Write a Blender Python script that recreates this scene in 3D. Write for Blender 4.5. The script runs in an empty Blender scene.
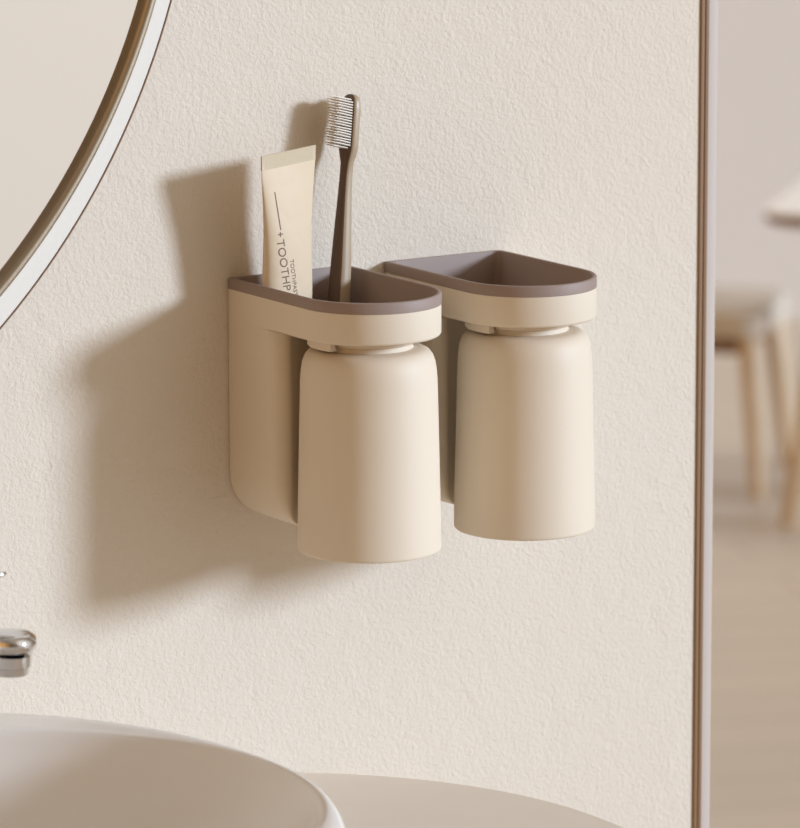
import bpy, bmesh, math, random
from mathutils import Vector, Matrix
random.seed(4)
S = bpy.context.scene
COL = S.collection

# ------------------------------------------------------------------ camera
YAW, PIT, ROLL = 0.57139, 0.19041, -0.00246
F = Vector((math.sin(YAW)*math.cos(PIT), math.cos(YAW)*math.cos(PIT), -math.sin(PIT)))
R0 = Vector((math.cos(YAW), -math.sin(YAW), 0)); U0 = R0.cross(F)
Rv = R0*math.cos(ROLL) + U0*math.sin(ROLL); Uv = U0*math.cos(ROLL) - R0*math.sin(ROLL)
cd = bpy.data.cameras.new('camera'); cam = bpy.data.objects.new('camera', cd); COL.objects.link(cam)
m = Matrix((Rv, Uv, -F)).transposed().to_4x4(); m.translation = Vector((-1.24786, -2.05011, 0.38497)); cam.matrix_world = m
cd.sensor_fit = 'HORIZONTAL'; cd.sensor_width = 36.0; cd.lens = 36*4575.68/800
cd.clip_start = 0.05; cd.clip_end = 60
cd.dof.use_dof = True; cd.dof.focus_distance = 2.38; cd.dof.aperture_fstop = 15.0
S.camera = cam

# ------------------------------------------------------------------ light
FLOOR = -1.45                                   # tray rims are at z = 0
SUN_DIR = Vector((-1.02, 1.0, -0.34))           # daylight falling in from the right
sd = bpy.data.lights.new('window_daylight', 'SUN'); sd.energy = 3.7; sd.angle = math.radians(9.5); sd.color = (0.655, 0.795, 1.0)
so = bpy.data.objects.new('window_daylight', sd); COL.objects.link(so)
so.rotation_euler = SUN_DIR.to_track_quat('-Z', 'Y').to_euler(); so.location = (2.5, -3, 1.5)

W = bpy.data.worlds.new('room_light'); S.world = W; W.use_nodes = True
nt = W.node_tree; nt.nodes.clear()
tc = nt.nodes.new('ShaderNodeTexCoord'); dp = nt.nodes.new('ShaderNodeVectorMath'); dp.operation = 'DOT_PRODUCT'
dp.inputs[1].default_value = Vector((0.68, -0.68, 0.26)).normalized()
cr = nt.nodes.new('ShaderNodeValToRGB'); mr = nt.nodes.new('ShaderNodeMapRange')
mr.inputs[1].default_value = -1; mr.inputs[2].default_value = 1
e = cr.color_ramp.elements
e[0].position = 0.0; e[0].color = (0.30, 0.18, 0.075, 1)
e[1].position = 1.0; e[1].color = (0.98, 0.90, 0.82, 1)
for pos, c4 in ((.30, (0.15, 0.09, 0.04, 1)), (.55, (0.05, 0.032, 0.015, 1)), (.84, (0.25, 0.18, 0.115, 1)), (.93, (0.80, 0.74, 0.68, 1))):
    x = cr.color_ramp.elements.new(pos); x.color = c4
bg = nt.nodes.new('ShaderNodeBackground'); bg.inputs[1].default_value = 1.0
wo = nt.nodes.new('ShaderNodeOutputWorld')
sx = nt.nodes.new('ShaderNodeSeparateXYZ'); up = nt.nodes.new('ShaderNodeMapRange'); up.inputs[1].default_value = .35; up.inputs[2].default_value = 1.0
up.inputs[3].default_value = 0; up.inputs[4].default_value = 1
ad = nt.nodes.new('ShaderNodeMix'); ad.data_type = 'RGBA'; ad.blend_type = 'ADD'; ad.inputs['B'].default_value = (.24, .22, .20, 1)   # pale fill from above, added to lift level surfaces
nt.links.new(tc.outputs['Generated'], sx.inputs[0]); nt.links.new(sx.outputs['Z'], up.inputs[0]); nt.links.new(up.outputs[0], ad.inputs['Factor'])
nt.links.new(cr.outputs[0], ad.inputs['A'])
nt.links.new(tc.outputs['Generated'], dp.inputs[0]); nt.links.new(dp.outputs['Value'], mr.inputs[0])
nt.links.new(mr.outputs[0], cr.inputs[0]); dl = nt.nodes.new('ShaderNodeVectorMath'); dl.operation = 'DOT_PRODUCT'; dl.inputs[1].default_value = Vector((-.985, -.17, .0)).normalized()
ml = nt.nodes.new('ShaderNodeMapRange'); ml.inputs[1].default_value = .58; ml.inputs[2].default_value = 1.0
al = nt.nodes.new('ShaderNodeMix'); al.data_type = 'RGBA'; al.blend_type = 'ADD'; al.inputs['B'].default_value = (.74, .41, .14, 1)      # warm fill from the left, added to brighten left-facing sides
nt.links.new(tc.outputs['Generated'], dl.inputs[0]); nt.links.new(dl.outputs['Value'], ml.inputs[0]); nt.links.new(ml.outputs[0], al.inputs['Factor'])
nt.links.new(ad.outputs['Result'], al.inputs['A']); nt.links.new(al.outputs['Result'], bg.inputs[0]); nt.links.new(bg.outputs[0], wo.inputs[0])

pl = bpy.data.lights.new('table_fill', 'POINT'); pl.energy = 15; pl.shadow_soft_size = .16; pl.color = (1.0, .93, .86)     # unseen fill added to brighten the tabletop, no lamp body
po = bpy.data.objects.new('table_fill', pl); COL.objects.link(po); po.location = (4.15, 4.35, .35)
S.view_settings.view_transform = 'Standard'; S.view_settings.look = 'None'
S.view_settings.exposure = 0.0; S.view_settings.gamma = 1.0; S.view_settings.use_curve_mapping = False

# ------------------------------------------------------------------ materials
def lin(r, g, b):
    f = lambda c: (c/255/12.92 if c/255 <= .04045 else ((c/255+.055)/1.055)**2.4)
    return (f(r), f(g), f(b), 1)
def mat(name, rgb, rough=.5, metal=0, spec=.5, bump=None, vary=None, coat=0, trans=0, sss=0):
    M = bpy.data.materials.new(name); M.use_nodes = True; t = M.node_tree; b = t.nodes['Principled BSDF']
    b.inputs['Base Color'].default_value = lin(*rgb); b.inputs['Roughness'].default_value = rough
    b.inputs['Metallic'].default_value = metal; b.inputs['Specular IOR Level'].default_value = spec
    b.inputs['Coat Weight'].default_value = coat; b.inputs['Transmission Weight'].default_value = trans
    if sss:
        b.inputs['Subsurface Weight'].default_value = sss; b.inputs['Subsurface Radius'].default_value = (1, .40, .14); b.inputs['Subsurface Scale'].default_value = .008
    c = t.nodes.new('ShaderNodeTexCoord')
    if vary:                                     # (scale, second colour)
        n = t.nodes.new('ShaderNodeTexNoise'); n.inputs['Scale'].default_value = vary[0]; n.inputs['Detail'].default_value = 4
        mx = t.nodes.new('ShaderNodeMix'); mx.data_type = 'RGBA'
        mx.inputs['A'].default_value = lin(*rgb); mx.inputs['B'].default_value = lin(*vary[1])
        t.links.new(c.outputs['Object'], n.inputs['Vector']); t.links.new(n.outputs['Fac'], mx.inputs['Factor'])
        t.links.new(mx.outputs['Result'], b.inputs['Base Color'])
    if bump:                                     # list of (scale, distance, detail)
        prev = None
        for sc, d, det in bump:
            n = t.nodes.new('ShaderNodeTexNoise'); n.inputs['Scale'].default_value = sc; n.inputs['Detail'].default_value = det
            bp = t.nodes.new('ShaderNodeBump'); bp.inputs['Distance'].default_value = d; bp.inputs['Strength'].default_value = 1
            t.links.new(c.outputs['Object'], n.inputs['Vector']); t.links.new(n.outputs['Fac'], bp.inputs['Height'])
            if prev: t.links.new(prev.outputs['Normal'], bp.inputs['Normal'])
            prev = bp
        t.links.new(prev.outputs['Normal'], b.inputs['Normal'])
    return M

def plaster_mat():
    M = mat('wall_plaster', (220, 208, 191), .9, spec=.2); t = M.node_tree; b = t.nodes['Principled BSDF']
    c = t.nodes.new('ShaderNodeTexCoord')
    n1 = t.nodes.new('ShaderNodeTexNoise'); n1.inputs['Scale'].default_value = 400; n1.inputs['Detail'].default_value = 3; n1.inputs['Distortion'].default_value = .6
    n2 = t.nodes.new('ShaderNodeTexNoise'); n2.inputs['Scale'].default_value = 45; n2.inputs['Detail'].default_value = 5; n2.inputs['Distortion'].default_value = 1.2
    v = t.nodes.new('ShaderNodeTexVoronoi'); v.feature = 'DISTANCE_TO_EDGE'; v.inputs['Scale'].default_value = 16
    nd = t.nodes.new('ShaderNodeTexNoise'); nd.inputs['Scale'].default_value = 60; nd.inputs['Detail'].default_value = 3
    vm = t.nodes.new('ShaderNodeVectorMath'); vm.operation = 'MULTIPLY_ADD'; vm.inputs[1].default_value = (.05, .05, .05)
    t.links.new(c.outputs['Object'], nd.inputs['Vector']); t.links.new(nd.outputs['Color'], vm.inputs[0]); t.links.new(c.outputs['Object'], vm.inputs[2])
    t.links.new(vm.outputs[0], v.inputs['Vector'])
    crk = t.nodes.new('ShaderNodeMapRange'); crk.inputs[1].default_value = 0; crk.inputs[2].default_value = .03; t.links.new(v.outputs['Distance'], crk.inputs[0])
    msk = t.nodes.new('ShaderNodeTexNoise'); msk.inputs['Scale'].default_value = 14; t.links.new(c.outputs['Object'], msk.inputs['Vector'])
    mk = t.nodes.new('ShaderNodeMapRange'); mk.inputs[1].default_value = .52; mk.inputs[2].default_value = .66; t.links.new(msk.outputs['Fac'], mk.inputs[0])
    inv = t.nodes.new('ShaderNodeMath'); inv.operation = 'SUBTRACT'; inv.inputs[0].default_value = 1; t.links.new(crk.outputs[0], inv.inputs[1])
    mul = t.nodes.new('ShaderNodeMath'); mul.operation = 'MULTIPLY'; t.links.new(inv.outputs[0], mul.inputs[0]); t.links.new(mk.outputs[0], mul.inputs[1])
    prev = None
    for nd_, out, d in ((n1, 'Fac', WALL_FINE), (n2, 'Fac', WALL_MID), (mul, 0, .00012)):
        if nd_ is not mul: t.links.new(c.outputs['Object'], nd_.inputs['Vector'])
        bp = t.nodes.new('ShaderNodeBump'); bp.inputs['Distance'].default_value = d; bp.inputs['Strength'].default_value = 1
        t.links.new(nd_.outputs[out], bp.inputs['Height'])
        if prev: t.links.new(prev.outputs['Normal'], bp.inputs['Normal'])
        prev = bp
    t.links.new(prev.outputs['Normal'], b.inputs['Normal'])
    return M
WALL_FINE, WALL_MID = .0006, .0006

def floor_mat():
    M = mat('floor_wood', (205, 190, 168), .45, spec=.4); t = M.node_tree; b = t.nodes['Principled BSDF']
    c = t.nodes.new('ShaderNodeTexCoord'); mp = t.nodes.new('ShaderNodeMapping'); mp.inputs['Rotation'].default_value = (0, 0, math.radians(20))
    br = t.nodes.new('ShaderNodeTexBrick'); br.inputs['Scale'].default_value = 1.0; br.inputs['Brick Width'].default_value = 1.3; br.inputs['Row Height'].default_value = .16
    br.inputs['Mortar Size'].default_value = .004; br.inputs['Color1'].default_value = lin(*FLOOR_A); br.inputs['Color2'].default_value = lin(*FLOOR_B)
    br.inputs['Mortar'].default_value = lin(196, 180, 158)
    t.links.new(c.outputs['Object'], mp.inputs[0]); t.links.new(mp.outputs[0], br.inputs['Vector']); t.links.new(br.outputs['Color'], b.inputs['Base Color'])
    return M
FLOOR_A, FLOOR_B = (222, 206, 184), (215, 200, 179)

M_wall = plaster_mat(); M_floor = floor_mat()
M_far = mat('far_wall_paint', (196, 183, 170), .9, spec=.2, bump=[(60, .0005, 3)])
M_cream = mat('cream_plastic', (221, 206, 184), .55, spec=.35, bump=[(900, .00002, 2)])
M_taupe = mat('taupe_plastic', (150, 131, 120), .55, spec=.35, bump=[(1400, .00004, 2)])
M_tube = mat('tube_film', (216, 195, 165), .5, spec=.4, bump=[(70, .0006, 2)])
M_seal = mat('tube_seal', (196, 178, 147), .55, bump=[(500, .00015, 2)])
M_ink = mat('brown_ink', (122, 92, 74), .6)
M_handle = mat('handle_plastic', (168, 147, 120), .4, spec=.5, bump=[(500, .00002, 2)])
M_grip = mat('grip_rubber', (98, 77, 60), .5, spec=.4, bump=[(500, .00002, 2)])
M_brist = mat('bristle_nylon', (246, 238, 226), .4, spec=.5, bump=[(400, .00002, 2)])
M_ceram = mat('white_ceramic', (236, 231, 224), .22, spec=.5, bump=[(12, .0003, 1)])
M_counter = mat('stone_counter', (238, 227, 211), .5, spec=.4, vary=(35, (234, 222, 206)), bump=[(300, .00004, 2)])
M_chrome = mat('chrome', (225, 226, 228), .08, metal=1, bump=[(30, .00003, 1)])
M_bronze = mat('bronze_metal', (178, 163, 142), .38, metal=.85, bump=[(400, .00004, 2)])
M_glass = mat('mirror_silver', (240, 238, 236), .03, metal=1, bump=[(1.5, .00003, 1)])
M_white = mat('white_panel', (226, 219, 207), .5, spec=.4, bump=[(300, .00003, 2)])
M_trimb = mat('bronze_trim', (134, 100, 66), .5, spec=.4, bump=[(200, .00003, 2)])
M_trimd = mat('dark_groove', (70, 50, 36), .6, bump=[(200, .00003, 2)])
M_trimw = mat('frame_paint', (196, 183, 171), .6, bump=[(200, .00003, 2)])
M_wood = mat('light_wood', (222, 200, 166), .5, vary=(18, (204, 176, 140)))
M_wood2 = mat('brown_wood', (150, 112, 82), .55, vary=(18, (136, 100, 72)))
M_seat = mat('seat_wood', (216, 205, 188), .5, vary=(12, (206, 194, 176)))
M_table = mat('white_table', (252, 248, 242), .4, vary=(12, (246, 240, 231)))

# ------------------------------------------------------------------ helpers
def link(name, bm, material, parent=None, smooth=32, loc=None):
    me = bpy.data.meshes.new(name); bmesh.ops.recalc_face_normals(bm, faces=bm.faces[:]); bm.to_mesh(me); bm.free()
    for p in me.polygons: p.use_smooth = True
    me.set_sharp_from_angle(angle=math.radians(smooth))
    for mm in (material if isinstance(material, (list, tuple)) else [material]): me.materials.append(mm)
    o = bpy.data.objects.new(name, me); COL.objects.link(o)
    if parent: o.parent = parent
    if loc: o.location = loc
    return o
def thing(name, label, cat, loc=(0, 0, 0), rz=0, group=None):
    o = bpy.data.objects.new(name, None); COL.objects.link(o); o.location = loc; o.rotation_euler = (0, 0, rz)
    o.empty_display_size = .02; return tag(o, label, cat, group)
def tag(o, label, cat, group=None):
    o['label'] = label; o['category'] = cat
    if group: o['group'] = group
    return o
def struct(name, bm, material, smooth=32):
    o = link(name, bm, material, None, smooth); o['kind'] = 'structure'; return o
def loft(bm, loops, cap0=True, cap1=True, closed=True):
    V = [[bm.verts.new(p) for p in l] for l in loops]; n = len(V[0])
    for a, b in zip(V, V[1:]):
        for i in range(n if closed else n-1):
            j = (i+1) % n
            try: bm.faces.new((a[i], a[j], b[j], b[i]))
            except ValueError: pass
    if cap0: bm.faces.new(V[0][::-1])
    if cap1: bm.faces.new(V[-1])
    return V
def lathe(bm, prof, n=96, c=(0, 0), cap0=True, cap1=True, sx=1, sy=1):
    return loft(bm, [[(c[0]+r*sx*math.cos(2*math.pi*i/n), c[1]+r*sy*math.sin(2*math.pi*i/n), z) for i in range(n)] for r, z in prof], cap0, cap1)
def box(bm, x0, x1, y0, y1, z0, z1, bev=0):
    r = bmesh.ops.create_cube(bm, size=1); 
    for v in r['verts']: v.co = Vector(((x0+x1)/2+v.co.x*(x1-x0), (y0+y1)/2+v.co.y*(y1-y0), (z0+z1)/2+v.co.z*(z1-z0)))
    if bev:
        es = list({e for v in r['verts'] for e in v.link_edges})
        bmesh.ops.bevel(bm, geom=es, offset=bev, segments=3, affect='EDGES', profile=.5)
    return bm
def sweep(bm, pts, secs, up=Vector((0, 0, 1)), n=24, power=2.0):
    """pts: centres; secs: (half a, half b) superellipse sections; side axis from up."""
    loops = []
    for i, p in enumerate(pts):
        t = (Vector(pts[min(i+1, len(pts)-1)]) - Vector(pts[max(i-1, 0)])).normalized()
        s = t.cross(up).normalized(); w = s.cross(t).normalized()
        a, b = secs[i]; L = []
        for k in range(n):
            th = 2*math.pi*k/n; c, sn = math.cos(th), math.sin(th)
            L.append(Vector(p) + s*(a*math.copysign(abs(c)**(2/power), c)) + w*(b*math.copysign(abs(sn)**(2/power), sn)))
        loops.append(L)
    return loft(bm, loops)

# ------------------------------------------------------------------ structure
XE = .2698
bm = bmesh.new(); box(bm, -2.6, XE, 0, .12, FLOOR, 1.3); struct('wall_back', bm, M_wall)
bm = bmesh.new(); box(bm, -2.6, 9.0, -3.2, 6.6, FLOOR-.1, FLOOR); struct('floor', bm, M_floor)
bm = bmesh.new(); box(bm, .5, 9.0, 6.45, 6.6, FLOOR, 1.6); struct('wall_far', bm, M_far)
# metal corner profile with a dark groove, then the pale frame of the opening
bm = bmesh.new(); box(bm, XE, XE+.0026, -.0012, .12, FLOOR, 1.3, .0003); struct('trim_1', bm, M_trimb)
bm = bmesh.new(); box(bm, XE+.0026, XE+.0034, .0012, .12, FLOOR, 1.3); struct('trim_2', bm, M_trimd)
bm = bmesh.new(); box(bm, XE+.0034, XE+.0058, -.0008, .12, FLOOR, 1.3, .0003); struct('trim_3', bm, M_trimb)
bm = bmesh.new(); box(bm, XE+.0058, XE+.0129, .0006, .125, FLOOR, 1.3, .0005); struct('trim_4', bm, M_trimw)

# ------------------------------------------------------------------ mirror
mt = thing('round_mirror', 'large round wall mirror with white outer ring and slim bronze frame', 'mirror', (-.4430, 0, .2690))
def ring_y(bm, prof, n=256):       # revolve (r, y) about the Y axis
    return loft(bm, [[(r*math.cos(2*math.pi*i/n), y, r*math.sin(2*math.pi*i/n)) for i in range(n)] for r, y in prof], False, False)
bm = bmesh.new(); ring_y(bm, [(.300, -.0005), (.3859, -.0005), (.3859, -.0105), (.3854, -.011), (.300, -.011), (.300, -.0005)]); link('backing_ring', bm, M_white, mt)
bm = bmesh.new(); ring_y(bm, [(.3860, -.0005), (.3866, -.0005), (.3866, -.0112), (.3860, -.0112), (.3860, -.0005)]); link('edge_trim', bm, M_trimb, mt)
bm = bmesh.new(); pr = []
for k in range(13):
    a = math.pi*k/12; pr.append((.3548+.0027*math.cos(a), -.0450-.0026*math.sin(a)))
ring_y(bm, [(.3521, -.0112), (.3575, -.0112), (.3575, -.0435)] + pr + [(.3521, -.0435), (.3521, -.0112)]); link('bronze_frame', bm, M_bronze, mt, 50)
bm = bmesh.new(); lp = [[(r*math.cos(2*math.pi*i/256), y, r*math.sin(2*math.pi*i/256)) for i in range(256)] for r, y in ((.3522, -.037), (.3522, -.0414))]
loft(bm, lp); link('mirror_glass', bm, M_glass, mt)

# ------------------------------------------------------------------ countertop
bm = bmesh.new(); CX, CY, CR = -.1107, -.1650, .2017; out = []
a0 = math.asin((-.001-CY)/CR)
out.append((-1.3, -.001))
for k in range(49): a = a0 - k/48*a0; out.append((CX+CR*math.cos(a), CY+CR*math.sin(a)))
for k in range(1, 25): a = -math.pi/2*k/24; out.append((CX+CR*math.cos(a), CY-.2+CR*math.sin(a)))
out.append((-1.3, CY-.2-CR))
def inset(o, d): return [(x + (-d if x > -1.2 and x > CX else 0)*((x-CX)/CR if x > CX else 0), y + (d if y < -.3 else 0)) for x, y in o]
ZC = -.2761
loft(bm, [[(x, y, ZC-.04) for x, y in out], [(x, y, ZC-.0015) for x, y in out], [(x, y, ZC) for x, y in inset(out, .0015)]])
ct = tag(link('countertop', bm, M_counter), 'beige stone vanity countertop with a rounded corner below the cups', 'countertop')

# ------------------------------------------------------------------ basin
bs = thing('wash_basin', 'round white ceramic vessel basin standing on the beige countertop', 'basin', (-.3657, -.2231, ZC))
zr = -.196 - ZC
bm = bmesh.new(); n = 160
def ell(cx, cy, a, b, z): return [(cx+a*math.cos(2*math.pi*i/n), cy+b*math.sin(2*math.pi*i/n), z) for i in range(n)]
RO = .2207
loops = [ell(0, 0, .150, .150, .0002), ell(0, 0, .158, .158, .001), ell(0, 0, .180, .180, .014), ell(0, 0, .200, .200, .038), ell(0, 0, .2130, .2130, .060)]
TAB = [(-90, .178), (-60, .188), (-40, .202), (-31, .2085), (-24, .2145), (-18, .2172), (-5, .2178), (4, .2160), (13, .2133), (21, .2074), (27, .2020), (34, .1943), (42, .1857), (60, .170), (90, .158)]
def rin(t):
    a = math.degrees(math.asin(math.sin(t)))
    for (a0_, r0_), (a1_, r1_) in zip(TAB, TAB[1:]):
        if a <= a1_: return r0_+(r1_-r0_)*(a-a0_)/(a1_-a0_)
    return TAB[-1][1]
TH_ = [2*math.pi*i/n for i in range(n)]
RI = [rin(t) for t in TH_]
for _ in range(10): RI = [(RI[i-1]+2*RI[i]+RI[(i+1) % n])/4 for i in range(n)]
RB = [.0014*math.exp(-((math.degrees(math.asin(math.sin(t)))+6)/9)**2)+.0018*math.exp(-((math.degrees(math.asin(math.sin(t)))-34)/14)**2) for t in TH_]
def ringz(f, drop): return [(f(i)*math.cos(t), f(i)*math.sin(t), zr-drop(math.sin(t))) for i, t in enumerate(TH_)]
fr = lambda s_: max(0, min(1, (.35-s_)/.6))          # the front half of the rim rolls outwards
loops.append(ringz(lambda i: RO+RB[i]-.0010, lambda s_: .0090+.003*fr(s_)))
for q, k1, k2 in ((0, .0018, .0042), (.06, .0009, .0028), (.2, .0003, .0016), (.45, .0001, .0006), (.8, 0, .0001), (1, .0002, .0001)):
    loops.append(ringz(lambda i: RO+RB[i]+(RI[i]-RO-RB[i])*q, lambda s_: k1+(k2-k1)*fr(s_)))
for d, z in ((.0014, zr-.0012), (.0032, zr-.0045), (.007, zr-.012), (.014, zr-.025), (.026, zr-.040), (.048, zr-.056), (.088, zr-.067), (.128, zr-.0715), (.150, zr-.073)):
    k = min(1, d/.09); loops.append([((RI[i]-d+(.195-RI[i])*k*.8)*math.cos(t), (RI[i]-d+(.195-RI[i])*k*.8)*math.sin(t), z) for i, t in enumerate(TH_)])
loft(bm, loops); link('bowl', bm, M_ceram, bs, 60)
bm = bmesh.new(); lathe(bm, [(.021, zr-.0728), (.021, zr-.0712), (.019, zr-.0705), (.006, zr-.0702)], 48); link('drain', bm, M_chrome, bs)

# ------------------------------------------------------------------ faucet
fb = Vector((-.33, -.040, -.196)); fd = Vector((.52, -.854, 0)).normalized()
fc = thing('faucet', 'chrome faucet at the left edge with its spout over the basin', 'faucet', fb, math.atan2(fd.y, fd.x))
bm = bmesh.new(); lathe(bm, [(.024, .0002), (.024, .004), (.0215, .006), (.0200, .009), (.0195, .075), (.0185, .082), (.012, .086)], 64); link('faucet_body', bm, M_chrome, fc, 40)
bm = bmesh.new()
L = .152; P = []; Q = []
for k in range(13):
    t = k/12; P.append((.012+t*(L-.020), 0, .046+t*.015)); Q.append((.0125, .0085-.0025*t))
P += [(L-.004, 0, .0611), (L, 0, .0606), (L+.003, 0, .0596)]; Q += [(.0115, .0056), (.009, .0045), (.004, .002)]
sweep(bm, P, Q, n=36, power=2.6); sp = link('spout', bm, M_chrome, fc, 60)
bm = bmesh.new(); lathe(bm, [(.0108, .0465), (.0110, .0500), (.0118, .0506), (.0118, .0560)], 48, (L-.0105, 0)); bmesh.ops.rotate(bm, verts=bm.verts, cent=(L-.0105, 0, .056), matrix=Matrix.Rotation(.10, 3, 'Y')); link('aerator', bm, M_chrome, sp, 40)
bm = bmesh.new()
sweep(bm, [(0, 0, .085), (.03, 0, .0865), (.07, 0, .0885), (.110, 0, .0905), (.132, 0, .0920), (.1385, 0, .0935), (.1405, 0, .0942)], [(.016, .0050), (.012, .0035), (.008, .0024), (.0062, .0020), (.0058, .0019), (.0045, .0015), (.002, .0008)], n=28, power=2.6)
link('lever_handle', bm, M_chrome, fc, 60)

# ------------------------------------------------------------------ cup holders
w, cc, h1, hb = .0376, .08006, .0058, .0223
NC, NS, NA, NB = 7, 14, 56, 10
def dshape(i, z, rc=.0008, wallt=None, rr=.0042):
    """D outline: square end at the wall (y=0), half circle in front; i = inset."""
    yb = 0 - (wallt if wallt is not None else i); ww = w-i; P = []
    for k in range(NC): a = math.pi/2 + math.pi/2*k/(NC-1); P.append((-ww+rc+rc*math.cos(a), yb-rc+rc*math.sin(a), z))
    for k in range(1, NS+1): P.append((-ww, yb-rc+(-cc-yb+rc)*k/NS, z))
    for k in range(1, NA): a = math.pi + math.pi*k/NA; P.append((ww*math.cos(a), -cc+ww*math.sin(a), z))
    for k in range(0, NS): P.append((ww, -cc+(yb-rr+cc)*k/NS, z))
    for k in range(NC): a = math.pi/2*k/(NC-1); P.append((ww-rr+rr*math.cos(a), yb-rr+rr*math.sin(a), z))
    for k in range(1, NB): P.append((ww-rr-(2*ww-rr-rc)*k/NB, yb, z))
    return P
YS = -.034
def front_curve():                                # left to right, concave towards the cup
    pts = []
    # rounded corner from the side into the tip, then the arc hugging the cup
    c0 = [(-w, YS), (-w+.0006, YS-.0055), (-w+.0028, YS-.0095), (-w+.0062, YS-.0120), (-w+.0102, YS-.0124)]
    arc = []
    for k in range(1, 20):
        a = math.radians(130 - 80*k/20); arc.append((.0425*math.cos(a), -.079+.0425*math.sin(a)))
    left = c0; right = [(-x, y) for x, y in c0[::-1]]
    raw = left + arc + right
    # resample uniformly to NA+1 points
    d = [0]
    for a, b in zip(raw, raw[1:]): d.append(d[-1]+math.hypot(b[0]-a[0], b[1]-a[1]))
    j = 0
    for k in range(NA+1):
        s = d[-1]*k/NA
        while j < len(d)-2 and d[j+1] < s: j += 1
        t = (s-d[j])/(d[j+1]-d[j]); pts.append((raw[j][0]+(raw[j+1][0]-raw[j][0])*t, raw[j][1]+(raw[j+1][1]-raw[j][1])*t))
    return pts
FC = front_curve()
def bodyshape(z, sxk=1, dy=0, rc=.0008, rr=.0042):
    P = []
    for k in range(NC): a = math.pi/2 + math.pi/2*k/(NC-1); P.append((-w+rc+rc*math.cos(a), -rc+rc*math.sin(a), z))
    for k in range(1, NS+1): P.append((-w, -rc+(YS+rc)*k/NS, z))
    for k in range(1, NA): P.append((FC[k][0], FC[k][1], z))
    for k in range(0, NS): P.append((w, YS+(-rr-YS)*k/NS, z))
    for k in range(NC): a = math.pi/2*k/(NC-1); P.append((w-rr+rr*math.cos(a), -rr+rr*math.sin(a), z))
    for k in range(1, NB): P.append((w-rr-(2*w-rr-rc)*k/NB, 0, z))
    Q = []
    for x, y, _ in P:
        x *= sxk; y = y*(1-dy) if y < -.006 else y
        if y < YS and abs(x) < .0273: y = max(y, -.079+math.sqrt(.0425**2-x*x))
        Q.append((x, y, z))
    return Q
def make_holder(label, loc):
    t = thing('toothbrush_holder', label, 'holder', loc, 0, 'wall mounted cup holders')
    bm = bmesh.new(); D = dshape(.0002, 0); loops = [[(x, y, -h1) for x, y, _ in D], [(x, y, -.0208) for x, y, _ in D]]
    for ins, z in ((.0002, -.0214), (.0006, -.0219), (.0012, -hb)):
        A, B = dshape(.0002+ins, z), dshape(.0002, z); L = []
        for (xa, ya, _), (xb, yb, _) in zip(A, B):
            k = min(1, max(0, (-.038-yb)/.012)); L.append((xb+(xa-xb)*k, yb+(ya-yb)*k, z))
        loops.append(L)
    ztop, zbt, rb = -hb-.0001, -.1297, .025
    loops.append(bodyshape(ztop, .9945)); loops.append(bodyshape(ztop-.03, .995))
    loops.append(bodyshape(zbt+rb+.008, .993))
    for k in range(0, 13):
        a = math.pi/2*k/12; hw = (w-rb)+rb*math.cos(a); z = zbt+rb-rb*math.sin(a)
        f = max(0, (k-9)/3); loops.append(bodyshape(z, .993*hw/w, .022*f*f))
    loops.append(bodyshape(zbt-.0004, (w-rb)/w*.9, .05))
    loft(bm, loops, cap0=False); link('holder_body', bm, M_cream, t, 40)
    # taupe liner: outer band, flat lip, pocket walls, floor with deep slot at the back
    bm = bmesh.new()
    I = [dshape(0, -h1), dshape(0, -.0006), dshape(.0002, -.0002), dshape(.0006, 0), dshape(.0017, 0, wallt=.0014), dshape(.0021, -.0002, wallt=.0018), dshape(.0023, -.0007, wallt=.0020, rc=.005), dshape(.0025, -.0185, wallt=.0022, rc=.005)]
    fl = dshape(.0033, -.0195, wallt=.0032, rc=.003); I.append(fl)
    def slot(z): return [(max(-.0336, min(.0336, x)), max(-.0356, min(-.0034, y)), z) for x, y, _ in fl]
    I += [slot(-.0197), slot(-.1080)]
    loft(bm, [[(x, y, -h1-.001) for x, y, _ in dshape(.0012, 0)]] + I, cap0=False); link('tray_liner', bm, M_taupe, t, 40)
    # C-shaped rail the cup hangs from
    bm = bmesh.new(); loops = []
    for k in range(57):
        a = math.radians(-22 + (222)*k/56); c, s = math.cos(a), math.sin(a)
        sec = [(.0275, -.0221), (.0315, -.0221), (.0315, -.0270), (.0311, -.0274), (.0268, -.0274), (.0268, -.0264), (.0275, -.0260)]
        loops.append([(r*c, -.079+r*s, z) for r, z in sec])
    loft(bm, loops); link('hanging_rail', bm, M_cream, t, 40)
    return t
def make_cup(label, loc):
    c = thing('toothbrush_cup', label, 'cup', loc, 0, 'upside down rinse cups')
    bm = bmesh.new()
    pr = [(0.004, -.0291), (.0262, -.0292), (.0290, -.0295), (.0315, -.0308), (.0334, -.0332), (.0346, -.0366), (.0353, -.0410), (.0357, -.0465),
          (.0366, -.0850), (.0373, -.1150), (.0376, -.1340), (.03755, -.1351), (.0372, -.1357), (.0366, -.1359), (.0360, -.1356), (.0357, -.1347),
          (.0351, -.100), (.0340, -.048), (.0330, -.041), (.030, -.0345), (.026, -.0325), (.004, -.0322)]
    lathe(bm, pr, 128); link('cup_body', bm, M_cream, c, 45)
    bm = bmesh.new(); lathe(bm, [(.0232, -.0291), (.0228, -.0266), (.0250, -.0260), (.0256, -.0256), (.0256, -.0240), (.0250, -.0234), (.004, -.0232)], 96); link('base_disc', bm, M_cream, c, 40)
    return c
make_holder('cream holder with taupe lined tray holding the tube and the toothbrush', (-.0004, -.0004, 0))
make_holder('cream holder with taupe lined tray standing empty, nearest the doorway', (.09747, -.0004, 0))
make_cup('cream cup hanging upside down under the tray with the toothbrush', (0, -.0794, 0))
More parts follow.
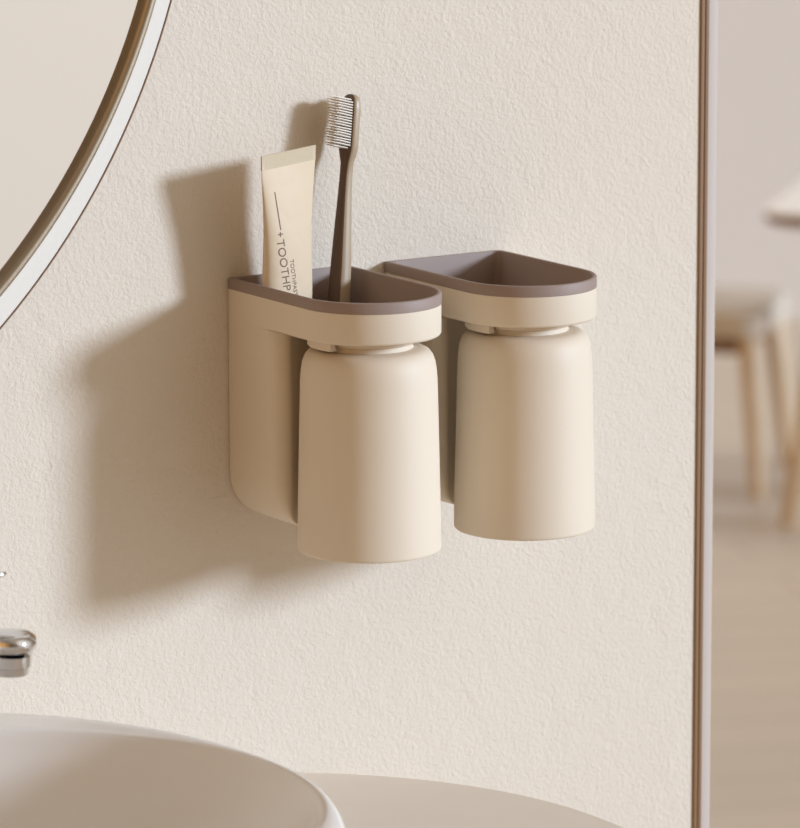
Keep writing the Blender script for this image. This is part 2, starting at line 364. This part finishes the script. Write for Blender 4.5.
make_cup('cream cup hanging upside down under the empty tray', (.09787, -.0794, 0))

# ------------------------------------------------------------------ toothpaste tube
tt = thing('toothpaste_tube', 'cream toothpaste tube with brown lettering standing in the left tray', 'tube', (-.0135, -.0175, -.1076))
tb0 = Vector((-.0135, -.0175, -.1076))
TU = Vector((.953, .302, .038)).normalized(); TN = Vector((TU.y, -TU.x, 0)).normalized()      # across, outward (to the room)
TOPZ = .0693
def tcen(z):
    t = (z+.1076)/(TOPZ+.1076); return Vector((-.0135+t*(-.0188+.0135), -.0175+t*(-.0318+.0175), z))
def thw(z):                                       # half width, half thickness
    t = max(0, min(1, (TOPZ-.0075-z)/.080)); g = max(0, min(1, (t-.35)/.5)); g = g*g*(3-2*g)
    return .0215 - .0045*math.sin(math.pi/2*min(1, t*1.35)) + .0010*g, .0010 + .0064*math.sin(math.pi/2*min(1, t*1.05))
def tpt(u, z, off=0, front=True):                 # point on the tube's front face at lateral position u
    a, b = thw(z); s = min(.999, abs(u)/a); y = b*(1-s**2.2)**(1/2.2); return tcen(z)+TU*u+TN*(y+off)
bm = bmesh.new(); loops = []
for i in range(60):
    z = -.092+(TOPZ-.0075+.092)*i/59; a, b = thw(z); L = []
    for k in range(64):
        th = 2*math.pi*k/64; c, s = math.cos(th), math.sin(th)
        L.append(tcen(z)+TU*(a*math.copysign(abs(c)**(2/2.2), c))+TN*(b*math.copysign(abs(s)**(2/2.2), s))-tb0)
    loops.append(L)
loft(bm, loops); link('tube_body', bm, M_tube, tt, 50)
bm = bmesh.new(); loops = []
for z, hw, ht in ((TOPZ-.0075, .0213, .0012), (TOPZ-.007, .0214, .0008), (TOPZ-.0003, .0215, .0007), (TOPZ, .0214, .0004)):
    L = []
    for k in range(32):
        th = 2*math.pi*k/32; c, s = math.cos(th), math.sin(th)
        L.append(tcen(z)+TU*(hw*math.copysign(abs(c)**.4, c))+TN*(ht*math.copysign(abs(s)**.4, s))-tb0)
    loops.append(L)
loft(bm, loops); link('crimp_seal', bm, M_seal, tt)
bm = bmesh.new(); lathe(bm, [(.0104, .0002), (.0108, .001), (.0104, .0152), (.0100, .0158)], 48); link('tube_cap', bm, M_cream, tt)

def font_bm(txt, size):
    cu = bpy.data.curves.new('lettering', 'FONT'); cu.body = txt; cu.size = size; cu.resolution_u = 4
    o = bpy.data.objects.new('lettering', cu); COL.objects.link(o); bpy.context.view_layer.update()
    me = bpy.data.meshes.new_from_object(o.evaluated_get(bpy.context.evaluated_depsgraph_get()))
    bpy.data.objects.remove(o); b = bmesh.new(); b.from_mesh(me); bpy.data.meshes.remove(me)
    bmesh.ops.triangulate(b, faces=b.faces[:])
    return b
def on_tube(b, fx, name, label=None):
    for v in b.verts:
        u, z = fx(v.co.x, v.co.y); v.co = tpt(u, z, .00012)-tb0
    o = link(name, b, M_ink, tt)
    return o
def put_text(txt, ztop, zlen, ubase, uh, name, bold=0):
    b = font_bm(txt, 1.0)
    x0 = min(v.co.x for v in b.verts); x1 = max(v.co.x for v in b.verts); y0 = min(v.co.y for v in b.verts); y1 = max(v.co.y for v in b.verts)
    bmesh.ops.subdivide_edges(b, edges=b.edges[:], cuts=1)
    return on_tube(b, lambda x, y: (ubase+(y-y0)/(y1-y0)*uh+.13*(x-x0)/(x1-x0)*zlen, ztop-(x-x0)/(x1-x0)*zlen), name)
put_text('TOOTHPASTE', .0240, .0425, -.0134, .0048, 'lettering')
put_text('TOOTHPASTE', .0125, .0215, -.0054, .0028, 'small_lettering')
def strip(name, u0, z0, u1, z1, th):
    b = bmesh.new(); N = 20
    for k in range(N):
        q = []
        for (t, s) in ((k/N, -1), (k/N, 1), ((k+1)/N, 1), ((k+1)/N, -1)):
            du, dz = u1-u0, z1-z0; l = math.hypot(du, dz); nu, nz = -dz/l, du/l
            q.append(b.verts.new((u0+du*t+nu*s*th, z0+dz*t+nz*s*th, 0)))
        b.faces.new(q)
    return b
b = strip('', -.0130, .0495, -.0104, .0290, .0003); on_tube(b, lambda x, y: (x, y), 'printed_line')
b = strip('', -.0124, .0268, -.0092, .0268, .0003); b2 = strip('', -.0108, .0281, -.0108, .0255, .0003)
me_ = bpy.data.meshes.new('tmp'); b2.to_mesh(me_); b2.free(); b.from_mesh(me_); bpy.data.meshes.remove(me_); on_tube(b, lambda x, y: (x, y), 'printed_plus')

# ------------------------------------------------------------------ toothbrush
top = Vector((.0328, -.0120, .0933)); bot = Vector((.0072, -.0265, -.1070))
ax = (top-bot).normalized(); nrm = Vector((-1, -.16, 0)); nrm = (nrm-ax*nrm.dot(ax)).normalized(); sd_ = ax.cross(nrm).normalized()
tbr = thing('toothbrush', 'brown toothbrush with white bristles leaning in the left tray', 'toothbrush', bot)
Lb = (top-bot).length
def bp_(d, a=0, n=0): return ax*(Lb-d)+sd_*a+nrm*n     # d = distance from the tip
secs = [(.0000, .0010, .0010, 0), (.0004, .0030, .0017, 0), (.0016, .0046, .0022, 0), (.0038, .0056, .0030, 0), (.0080, .0060, .0032, 0), (.0260, .0060, .0032, 0), (.0295, .0057, .0032, 0), (.0325, .0048, .0031, .0001),
        (.0365, .0037, .0029, .0003), (.043, .0033, .0032, .0004), (.055, .0036, .0036, .0004), (.070, .0044, .0042, .0003), (.090, .0054, .0050, 0), (.115, .0062, .0056, 0), (.150, .0064, .0058, 0), (.190, .0058, .0054, 0), (.200, .0050, .0046, 0), (Lb-.0006, .0030, .0028, 0), (Lb, .001, .001, 0)]
bm = bmesh.new(); loops = []
for d, a, t, o_ in secs:
    L = []; pw = 2/3.2 if d < .034 else 2/2.4
    for k in range(40):
        th = 2*math.pi*k/40; c, s = math.cos(th), math.sin(th)
        L.append(bp_(d, a*math.copysign(abs(c)**pw, c), o_+t*math.copysign(abs(s)**pw, s)))
    loops.append(L)
loft(bm, loops)
bm.faces.ensure_lookup_table()
for q_ in range((len(secs)-1)*40):
    bm.faces[q_].material_index = 1 if math.sin(2*math.pi*(q_ % 40+.5)/40) > .6 else 0
link('brush_handle', bm, [M_handle, M_grip], tbr, 60)
bm = bmesh.new(); NR = 19
for i in range(NR):
    for j in range(7):
        d = .0030+(.0285-.0030)*i/(NR-1); a = -.0044+.0088*j/6
        if i in (0, NR-1) and j in (0, 6): continue
        ln = .0104-(.0012 if j in (2, 3, 4) and i % 2 else 0)+random.uniform(-.0003, .0003)
        p0 = bp_(d, a, .0029); dr = nrm+sd_*random.uniform(-.03, .03)+ax*(.12+random.uniform(-.02, .02))
        lo = []
        for r, q in ((.00044, 0), (.00040, .7), (.00028, .95), (.0001, 1)):
            c0 = p0+dr*(ln*q); lo.append([c0+(sd_*math.cos(k*math.pi/3)+ax*math.sin(k*math.pi/3))*r for k in range(6)])
        loft(bm, lo)
o = link('bristles', bm, M_brist, tbr, 60); o['kind'] = 'stuff'; o['label'] = 'white fine bristles'

# ------------------------------------------------------------------ stool and table beyond the opening
A1 = Vector((.737, .676, 0)); A2 = Vector((.676, -.737, 0))
ang = math.atan2(A2.y, A2.x)
def rrect(hx, hy, r, z, n=6):
    P = []
    for cx, cy, a0 in ((hx-r, hy-r, 0), (-hx+r, hy-r, 90), (-hx+r, -hy+r, 180), (hx-r, -hy+r, 270)):
        for k in range(n+1): a = math.radians(a0+90*k/n); P.append((cx+r*math.cos(a), cy+r*math.sin(a), z))
    return P
def leg_bm(p0, p1, r0, r1):
    b = bmesh.new(); n = 20; lo = []
    for t in (0, .02, .5, .98, 1):
        c = Vector(p0).lerp(Vector(p1), t); r = (r0+(r1-r0)*t)*(.85 if t in (0, 1) else 1)
        lo.append([c+Vector((r*math.cos(2*math.pi*k/n), r*math.sin(2*math.pi*k/n), 0)) for k in range(n)])
    loft(b, lo); return b
SH = .36
sx_, sy_ = .19, .17                                # half sizes (A2, A1)
corner = Vector((4.015, 4.85, 0)); sc = corner - A2*sx_ + A1*sy_
st = thing('wooden_stool', 'low light wood stool on slanted legs seen past the wall end', 'stool', (sc.x, sc.y, FLOOR), ang)
bm = bmesh.new(); loft(bm, [rrect(sx_-.012, sy_-.012, .05, SH-.052), rrect(sx_, sy_, .05, SH-.045), rrect(sx_, sy_, .05, SH-.012), rrect(sx_-.006, sy_-.006, .048, SH-.003), rrect(sx_-.02, sy_-.02, .04, SH), rrect(.06, .05, .04, SH-.006)]); link('seat', bm, M_seat, st)
bm = bmesh.new(); loft(bm, [rrect(sx_-.03, sy_-.03, .03, SH-.085), rrect(sx_-.03, sy_-.03, .03, SH-.0521)]); link('apron', bm, M_wood2, st)
for a in (-1, 1):
    for b_ in (-1, 1):
        link('leg', leg_bm((a*(sx_-.005), b_*(sy_-.005), .0), (a*(sx_-.033), b_*(sy_-.033), SH-.05), .014, .021), M_wood, st)
TH = -.84-FLOOR
tx, ty = .45, .30
tcn = Vector((3.788, 4.566, 0)) + A2*tx + A1*ty
tb = thing('dining_table', 'white topped table with light wood legs beside the low stool', 'table', (tcn.x, tcn.y, FLOOR), ang)
bm = bmesh.new(); loft(bm, [rrect(tx-.006, ty-.006, .05, TH-.006), rrect(tx, ty, .05, TH-.003), rrect(tx-.002, ty-.002, .05, TH)]); link('table_top', bm, M_table, tb)
bm = bmesh.new(); loft(bm, [rrect(tx-.02, ty-.02, .05, TH-.028), rrect(tx-.003, ty-.003, .05, TH-.020), rrect(tx-.003, ty-.003, .05, TH-.0062)]); link('table_edge', bm, M_wood2, tb)
for a in (-1, 1):
    for b_ in (-1, 1):
        link('leg', leg_bm((a*(tx-.04), b_*(ty-.13), 0), (a*(tx-.12), b_*(ty-.16), TH-.026), .016, .024), M_wood, tb)
